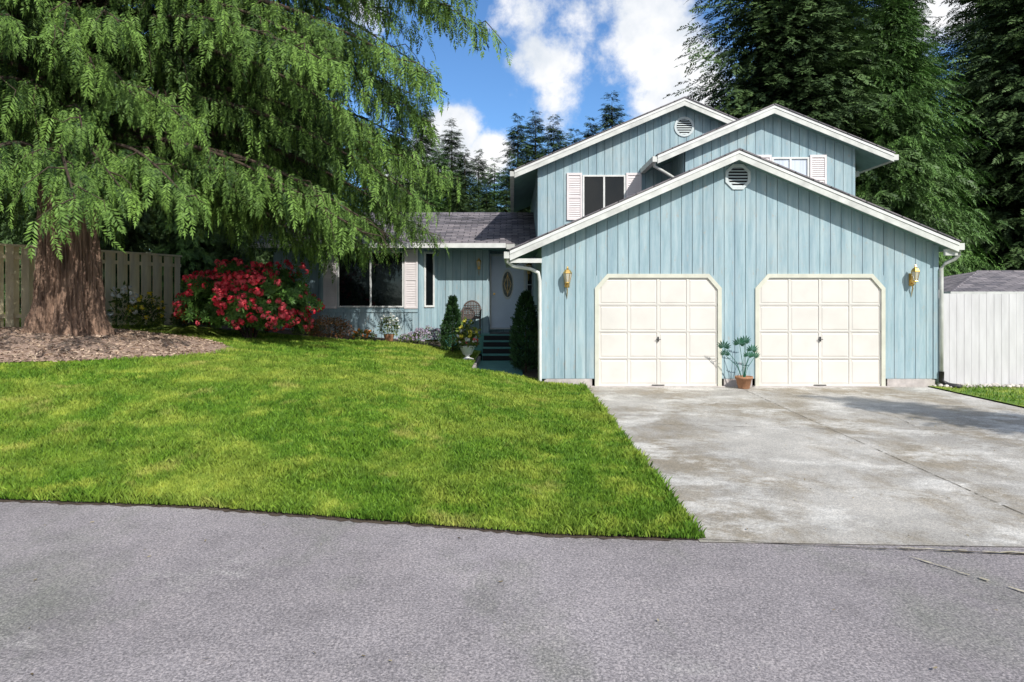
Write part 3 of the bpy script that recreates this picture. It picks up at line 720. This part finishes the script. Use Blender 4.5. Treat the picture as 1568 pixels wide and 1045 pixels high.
def limb(z0,az,L,rise=.10,droop=.33,dens=1.0,s0=.16):
    T=np.linspace(0,1,14); curve=random.uniform(-.25,.25)
    def pt(t):
        a=az+curve*t; return np.array([TX+math.cos(a)*L*t,TY+math.sin(a)*L*t,TZ-.95+z0+rise*L*math.sin(math.pi*.8*t)-droop*L*t*t+ .08*L*max(0,t-.8)])
    limbs.tube([pt(t) for t in T],[.075*(1-t)*(L/6)+.008 for t in T],M_twig,6)
    nsub=int(L*5.2*dens)
    for i in range(nsub):
        t=s0+(1-s0)*(i+random.random())/nsub; p=pt(t); sg=1 if i%2 else -1
        a=az+curve*t+sg*R(random.uniform(35,80))*(1-.5*t)
        sl=random.uniform(.45,1.25)*(1.25-.6*t)*min(1,L/4.5)
        nf=random.randint(7,10)
        S=(np.arange(nf)+.6)/nf
        dr=random.uniform(.35,.95)
        pos=p[None]+np.stack([math.cos(a)*sl*S,math.sin(a)*sl*S,-dr*sl*S*S],1)+rng.normal(0,.05,(nf,3))
        if i%3==0: limbs.tube([p]+[pos[j] for j in (nf//3,2*nf//3,nf-1)],[.014,.010,.007,.003],M_twig,4)
        a2=a+rng.normal(0,.7,nf)
        d=np.stack([np.cos(a2)*.5,np.sin(a2)*.5,-rng.uniform(.35,1.5,nf)],1)
        size=rng.uniform(.22,.48,nf)
        up=np.stack([np.cos(a2),np.sin(a2),rng.uniform(.3,1,nf)],1)+rng.normal(0,.5,(nf,3))
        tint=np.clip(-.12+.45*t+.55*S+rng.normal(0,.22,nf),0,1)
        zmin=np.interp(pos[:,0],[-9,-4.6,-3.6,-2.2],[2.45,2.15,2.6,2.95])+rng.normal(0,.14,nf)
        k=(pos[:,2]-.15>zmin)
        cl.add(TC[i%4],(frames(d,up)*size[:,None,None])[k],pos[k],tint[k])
nl=104
for i in range(nl):
    z0=3.9+7.5*(i/nl)**1.1; az=(i*2.39996+random.uniform(-.2,.2))%6.28318
    ca=math.cos(az); sa=math.sin(az)
    reach=5.0+1.7*max(0,ca)-.5*max(0,-sa)
    L=reach*(1-.025*(z0-4))*random.uniform(.72,1.04)
    if 5.0<az<5.95: L*=.72
    limb(z0,az,L,random.uniform(.04,.12),random.uniform(.26,.40) if z0<6 else random.uniform(.15,.32))
for z0,az,L,ri,dr in ((4.4,-.05,6.3,.08,.32),(4.8,.18,6.6,.08,.30),(5.3,-.18,6.6,.08,.32),(6.0,.05,7.0,.08,.32),(4.1,.4,6.0,.06,.30),(4.2,.2,5.6,.06,.34),(6.6,.3,7.0,.08,.32),(7.2,-.1,7.0,.08,.30),(7.9,-.18,7.9,.10,.22),(8.4,-.3,7.6,.1,.24),(8.6,.1,6.9,.1,.26),(4.3,-1.1,4.4,.05,.36),(9.2,-.05,6.9,.1,.26),(4.1,0,4.6,.06,.36),(4.6,.55,6.4,.06,.30),(4.3,.7,6.4,.06,.26),(5.2,.6,7.0,.06,.32),(5.8,.45,7.2,.08,.32),(4.9,.85,6.2,.06,.28),(7.0,.6,7.2,.08,.32),(9.8,-.3,6.9,.1,.3),(7.6,.25,7.2,.08,.3),
  (6.4,.1,6.3,.08,.22),(6.9,-.05,6.4,.08,.22),(7.4,.15,6.5,.08,.24),(7.9,.0,6.3,.08,.22),(8.2,.3,6.8,.08,.26),(6.0,.3,6.4,.08,.22),(5.6,.0,6.0,.08,.24),(8.9,-.15,6.4,.1,.24),(6.6,-.25,5.8,.08,.25)):
    limb(z0,az,L,ri,dr,1.2,.22)
for i in range(34):
    limb(random.uniform(4.2,9.5),random.uniform(-2.6,.2),random.uniform(1.6,3.2),.06,random.uniform(.3,.5),1.3,.15)
limbs.obj('limbs',cedar,True)
link(cl.mesh('foliage',[M_cedar]),'foliage',cedar)

# ------------------------------------------------------------------ shrubs
leafq=(np.array([[0,0,0],[.5,.2,.05],[1,0,-.05],[.5,-.2,.05]]),np.array([[0,1,2,3]]))
def whorl(n,w,up):
    V=[];F=[]
    for i in range(n):
        a=2*math.pi*i/n; d=np.array([math.cos(a),math.sin(a),up]); s=np.array([-math.sin(a),math.cos(a),0])*w
        o=len(V); V+=[d*.05,d*.55+s,d*1.0+[0,0,-.12],d*.55-s]; F.append([o,o+1,o+2,o+3])
    return np.array(V),np.array(F)
def flower_ball(n,seed=0):
    r=np.random.default_rng(seed); V=[];F=[]
    for i in range(n):
        d=nrm(r.normal(0,1,3)+[0,0,.5]); a=nrm(np.cross(d,r.normal(0,1,3))); b=np.cross(d,a); w=.30
        o=len(V); c=d*.7; V+=[c-a*w-b*w+d*.05,c+a*w-b*w+d*.3,c+a*w+b*w+d*.05,c-a*w+b*w+d*.3]; F.append([o,o+1,o+2,o+3])
    return np.array(V),np.array(F)
W7=whorl(7,.17,.35); FB=flower_ball(20)
def shell_pts(n,cx,cy,cz,rx,ry,rz,lo=.5,bot=-.5,lumps=.18,seed=0):
    d=nrm(rng.normal(0,1,(n*2,3))); d=d[d[:,2]>bot][:n]; m=len(d)
    r=rng.uniform(lo**2,1,m)**.5
    l=1+lumps*np.sin(d[:,0]*5+seed)*np.sin(d[:,1]*6+1+seed)+lumps*.7*np.sin(d[:,2]*9+d[:,0]*7+seed)
    return np.array([cx,cy,cz])+d*np.array([rx,ry,rz])*(r*l)[:,None],d,r
def rhodo(x,y):
    z=float(terr(x,y)); e=Cloud()
    P,d,r=shell_pts(2800,x,y,z+.86,1.45,1.0,.80,.35,-.75,.16,2)
    P[:,2]=np.maximum(P[:,2],z+.08)
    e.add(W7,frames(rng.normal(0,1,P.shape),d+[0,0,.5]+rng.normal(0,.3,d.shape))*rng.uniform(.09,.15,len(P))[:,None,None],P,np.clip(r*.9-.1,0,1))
    P,d,r=shell_pts(620,x,y,z+.86,1.5,1.05,.86,.93,-.7,.16,2)
    cl_=np.sin(P[:,0]*3.1)+np.sin(P[:,2]*4+P[:,0]*2)+rng.normal(0,.8,len(P)); k=cl_>-.7; P,d=P[k],d[k]
    e.add(FB,frames(rng.normal(0,1,P.shape),d)*rng.uniform(.05,.095,len(P))[:,None,None],P,rng.uniform(.1,1,len(P)),1,.25)
    ob=link(e.mesh('rhododendron_bush',[M_rleaf,M_rflow,M_twig]),'rhododendron_bush')
    s=MB()
    for i in range(12):
        a=random.uniform(0,6.28); q=random.uniform(.3,.9); s.tube([(x+.1*math.cos(a),y+.1*math.sin(a),z-.02),(x+q*.5*math.cos(a),y+.4*q*math.sin(a),z+.4),(x+q*1.1*math.cos(a),y+.8*q*math.sin(a),z+.9)],[.03,.02,.01],M_twig,5)
    s.obj('stems',ob)
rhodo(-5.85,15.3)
def shrub(name,x,y,rx,ry,rz,n,mat,size,fl=None,nf=0,fs=.03,zc=None,z=None):
    z=float(terr(x,y))+.02 if z is None else z; e=Cloud()
    P,d,r=shell_pts(n,x,y,z+rz*.7,rx,ry,rz,.45,-.7,.1,x)
    P[:,2]=np.maximum(P[:,2],z)
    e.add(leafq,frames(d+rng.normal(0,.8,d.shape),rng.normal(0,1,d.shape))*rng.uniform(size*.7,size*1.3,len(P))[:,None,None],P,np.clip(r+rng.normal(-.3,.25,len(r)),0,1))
    if nf:
        P,d,r=shell_pts(nf,x,y,z+rz*.75,rx*1.05,ry*1.05,rz*1.1,.9,-.2,.1,x)
        e.add(FB,frames(rng.normal(0,1,P.shape),d)*(rng.uniform(.7,1.3,len(P))*fs)[:,None,None],P,rng.uniform(0,1,len(P)),1)
    return link(e.mesh(name,[mat,fl or mat]),name)
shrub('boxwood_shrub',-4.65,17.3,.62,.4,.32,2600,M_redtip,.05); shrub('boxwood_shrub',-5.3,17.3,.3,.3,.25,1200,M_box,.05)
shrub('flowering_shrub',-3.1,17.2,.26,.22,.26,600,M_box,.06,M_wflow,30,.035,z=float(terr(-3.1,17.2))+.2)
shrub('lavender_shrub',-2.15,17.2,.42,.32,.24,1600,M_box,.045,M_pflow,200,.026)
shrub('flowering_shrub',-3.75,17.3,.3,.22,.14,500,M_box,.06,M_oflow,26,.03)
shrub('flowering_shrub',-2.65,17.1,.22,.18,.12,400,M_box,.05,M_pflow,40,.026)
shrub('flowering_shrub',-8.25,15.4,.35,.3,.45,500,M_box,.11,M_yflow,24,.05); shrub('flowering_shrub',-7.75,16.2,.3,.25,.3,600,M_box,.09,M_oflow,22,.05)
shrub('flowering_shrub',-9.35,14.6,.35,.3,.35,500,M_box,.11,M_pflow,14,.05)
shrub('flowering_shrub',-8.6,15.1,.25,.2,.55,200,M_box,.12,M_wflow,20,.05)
e=Cloud(); n=46; a=rng.uniform(0,6.283,n); d=np.stack([np.cos(a),np.sin(a),rng.uniform(.15,.8,n)],1)
e.add(spray(16,.16,.02,75,.5,seed=9),frames(d,np.tile([0,0,1.],(n,1)))*rng.uniform(.55,.9,n)[:,None,None],np.tile([-7.1,14.9,float(terr(-7.1,14.9))+.05],(n,1)),rng.uniform(.3,1,n))
link(e.mesh('fern',[M_box]),'fern')
def cone_shrub(name,x,y,z,r,h,n,mat,col=True):
    e=Cloud(); u=rng.uniform(0,1,n); a=rng.uniform(0,6.283,n)
    prof=(np.where(u<.12,.75+u*2,1-((u-.12)/.88)**(2.6 if col else 1.2)))*r*(1+.08*np.sin(a*3+u*9))
    q=prof*rng.uniform(.7,1.06,n)
    P=np.stack([x+np.cos(a)*q,y+np.sin(a)*q,z+.05+u*h],1)
    d=np.stack([np.cos(a)*.5,np.sin(a)*.5,rng.uniform(.2,1.2,n)],1)
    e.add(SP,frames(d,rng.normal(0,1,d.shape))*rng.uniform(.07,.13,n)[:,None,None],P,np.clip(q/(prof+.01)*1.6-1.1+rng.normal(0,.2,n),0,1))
    ob=link(e.mesh(name,[mat]),name); s=MB(); s.tube([(x,y,z-.03),(x,y,z+h*.6)],[.03,.01],M_twig); s.obj('stem',ob)
SP=spray(4,.5,.08,45,.1,seed=4)
M_arb=foliage('arborvitae_leaf',(.015,.045,.015),(.06,.13,.04),0,pscale=5)
cone_shrub('arborvitae_shrub',.30,14.75,.09,.28,1.62,2600,M_arb)
cone_shrub('dwarf_spruce_shrub',-1.42,16.3,float(terr(-1.42,16.3)),.26,1.22,2000,M_arb,False)

pp=empty('potted_plant'); m=MB(); x,y=4.34,12.78
m.lathe(x,y,[(.10,.01),(.105,.02),(.145,.19),(.165,.195),(.165,.235),(.145,.235),(.135,.2),(.0,.2)],M_terra,20); m.obj('pot',pp,True)
m=MB(); fan=Cloud()
fv=[];ff=[]
for i in range(11):
    t=R(-125+25*i); L=1-.25*abs(i-5)/5
    dd=np.array([math.cos(t),math.sin(t),-.15]); s=np.array([-math.sin(t),math.cos(t),0])*.11
    o=len(fv); fv+=[np.zeros(3),dd*.6*L+s,dd*L+[0,0,-.1],dd*.6*L-s]; ff.append([o,o+1,o+2,o+3])
FAN=(np.array(fv),np.array(ff))
for hx,hy,hz,s in ((-.38,-.02,.78,.17),(-.10,-.05,.84,.17),(.02,.02,.88,.15),(.14,-.04,.72,.15),(.22,.05,.6,.13),(-.34,.04,.64,.13),(.05,-.1,.62,.13)):
    m.tube([(x+hx*.1,y,.2),(x+hx*.35,y+hy*.3,.2+(hz-.2)*.5),(x+hx*.9,y+hy,hz-.04),(x+hx,y+hy,hz)],[.008,.006,.005,.004],M_palm,5)
    d=np.array([[hx*.6+.05,-.5,.55]]); fan.add(FAN,frames(d,np.array([[hx,-1.,.5]]))*s,np.array([[x+hx,y+hy,hz]]),np.array([.5]))
m.obj('stems',pp); link(fan.mesh('leaves',[M_palm]),'leaves',pp)

fp=empty('flower_planter'); m=MB(); x,y=-.98,15.0; z=float(terr(x,y))+.02
m.lathe(x,y,[(.13,z+.0),(.14,z+.02),(.05,z+.05),(.045,z+.09),(.10,z+.12),(.17,z+.28),(.19,z+.30),(.17,z+.31),(.0,z+.28)],M_white,20); m.obj('pot',fp,True)
o=shrub('foliage',x,y,.25,.22,.24,650,M_box,.07,M_wflow,34,.035,z=z+.26); o.parent=fp
o=shrub('blooms',x+.0,y-.03,.2,.16,.28,120,M_box,.12,M_yflow,16,.042,z=z+.36); o.parent=fp
o=shrub('red_blooms',x+.05,y-.06,.18,.14,.12,60,M_box,.08,M_rflow,12,.04,z=z+.28); o.parent=fp
m=MB(); zz=float(terr(-3.1,17.2)); m.lathe(-3.1,17.2,[(.09,zz),(.13,zz+.16),(.145,zz+.2),(.0,zz+.19)],M_terra,16); m.obj('terracotta_pot',None,True)

ch=empty('patio_chair'); m=MB(); cx,cy,cz=-1.08,18.15,.72
for sx in(-1,1):
    m.tube([(cx+sx*.24,cy-.22,cz),(cx+sx*.24,cy-.22,cz+.44),(cx+sx*.25,cy-.20,cz+.62),(cx+sx*.26,cy+.16,cz+.64)],.018,M_wick)
    m.tube([(cx+sx*.22,cy+.22,cz),(cx+sx*.22,cy+.18,cz+.44)],.016,M_wick)
arc=[(cx+.24*math.cos(t),cy+.2+.06*math.sin(t),cz+.62+.26*math.sin(t)) for t in np.linspace(math.pi,0,13)]
m.tube([(cx-.23,cy+.18,cz+.42)]+arc+[(cx+.23,cy+.18,cz+.42)],.022,M_wick)
for k in range(-5,6):
    xx=cx+k*.042; hh=.26*math.sqrt(max(0,1-(k*.042/.24)**2)); m.tube([(xx,cy+.18,cz+.42),(xx,cy+.2+.06*hh/.26,cz+.62+hh)],.015,M_wick,5)
for k in range(6):
    zz=cz+.46+k*.06; m.tube([(cx-.22,cy+.2,zz),(cx+.22,cy+.2,zz)],.010,M_wick,5)
m.box(cx-.24,cx+.24,cy-.24,cy+.2,cz+.41,cz+.45,M_wick)
m.obj('frame',ch)
# ------------------------------------------------------------------ world, sun, camera
AZ,EL=R(32),R(40)
to=Vector((math.sin(AZ)*math.cos(EL),-math.cos(AZ)*math.cos(EL),math.sin(EL)))
w=bpy.data.worlds.new('World'); scene.world=w; w.use_nodes=True; nt=w.node_tree
bg=nt.nodes['Background']; out=nt.nodes['World Output']
sky=N(nt,'ShaderNodeTexSky',sky_type='NISHITA'); sky.sun_disc=False; sky.sun_elevation=EL; sky.sun_rotation=math.pi-AZ
sky.air_density=1.0; sky.dust_density=.3; sky.ozone_density=2.0
c=mix(nt,1.0,sky.outputs['Color'],(.60,.86,1.12),'MULTIPLY')
nt.links.new(c,bg.inputs['Color']); bg.inputs['Strength'].default_value=.15
tc=N(nt,'ShaderNodeTexCoord'); vec=tc.outputs['Generated']
def dirpx(x,y):
    v=Vector(((x-784)/1045,1,(452-y)/1045)); return v.normalized()
acc=None
BL=[(dirpx(x,y),r,wt) for x,y,r,wt in ((700,205,.055,1.0),(745,235,.05,1.0),(665,260,.06,.8),(800,20,.07,.62),(830,85,.07,.62),(850,150,.06,.5),(885,30,.06,.5),(1000,40,.09,.9),(1040,110,.085,.9),(1010,160,.05,.8),(930,20,.04,.5),(1410,10,.07,.8),(560,20,.05,.5),(620,290,.06,.7),(1500,-50,.1,.7))]
BL+=[(Vector(v).normalized(),r,wt) for v,r,wt in (((.3,-1,.35),.6,1.1),((-.8,-.7,.5),.6,1.1),((1,-.2,.5),.5,.9),((0,-.3,1),.45,.9),((-1,.1,.6),.45,.9),((.9,-1,.9),.4,.8))]  # unseen clouds behind, beside and above the camera, added as fill light
for d,r,wt in BL:
    dn=N(nt,'ShaderNodeVectorMath',operation='DISTANCE'); nt.links.new(vec,dn.inputs[0]); dn.inputs[1].default_value=d
    mr=N(nt,'ShaderNodeMapRange',interpolation_type='SMOOTHSTEP'); nt.links.new(dn.outputs['Value'],mr.inputs['Value'])
    mr.inputs['From Min'].default_value=0; mr.inputs['From Max'].default_value=r*1.35; mr.inputs['To Min'].default_value=wt; mr.inputs['To Max'].default_value=0
    if acc is None: acc=mr.outputs[0]
    else:
        mx=N(nt,'ShaderNodeMath',operation='MAXIMUM'); nt.links.new(acc,mx.inputs[0]); nt.links.new(mr.outputs[0],mx.inputs[1]); acc=mx.outputs[0]
n1=noise(nt,vec,9,7,.64)
ad=N(nt,'ShaderNodeMath',operation='ADD'); nt.links.new(acc,ad.inputs[0])
ms=N(nt,'ShaderNodeMath',operation='MULTIPLY'); nt.links.new(n1,ms.inputs[0]); ms.inputs[1].default_value=1.7; nt.links.new(ms.outputs[0],ad.inputs[1])
mr=N(nt,'ShaderNodeMapRange',interpolation_type='SMOOTHSTEP'); nt.links.new(ad.outputs[0],mr.inputs['Value']); mr.inputs['From Min'].default_value=1.06; mr.inputs['From Max'].default_value=1.5
bg2=N(nt,'ShaderNodeBackground'); n2=noise(nt,vec,14,5)
nt.links.new(ramp(nt,n2,[(.3,(.66,.72,.80)),(.6,(.97,.97,.98))]),bg2.inputs['Color']); bg2.inputs['Strength'].default_value=1.1
mxs=N(nt,'ShaderNodeMixShader'); nt.links.new(mr.outputs[0],mxs.inputs[0]); nt.links.new(bg.outputs[0],mxs.inputs[1]); nt.links.new(bg2.outputs[0],mxs.inputs[2]); nt.links.new(mxs.outputs[0],out.inputs['Surface'])
sl=bpy.data.lights.new('sun','SUN'); sl.energy=4.95; sl.angle=R(.5); sl.color=(1,.96,.90); so=bpy.data.objects.new('sun',sl); scene.collection.objects.link(so)
so.rotation_euler=to.to_track_quat('Z','Y').to_euler(); so.location=(10,-10,20)
cam=bpy.data.cameras.new('camera'); co=bpy.data.objects.new('camera',cam); scene.collection.objects.link(co)
co.location=(0,0,1.75); co.rotation_euler=(R(90),0,0); cam.lens=24; cam.sensor_width=36; cam.shift_y=-.0446; cam.clip_end=1500; cam.clip_start=.05
scene.camera=co
scene.view_settings.view_transform='Standard'; scene.view_settings.look='None'; scene.view_settings.exposure=0
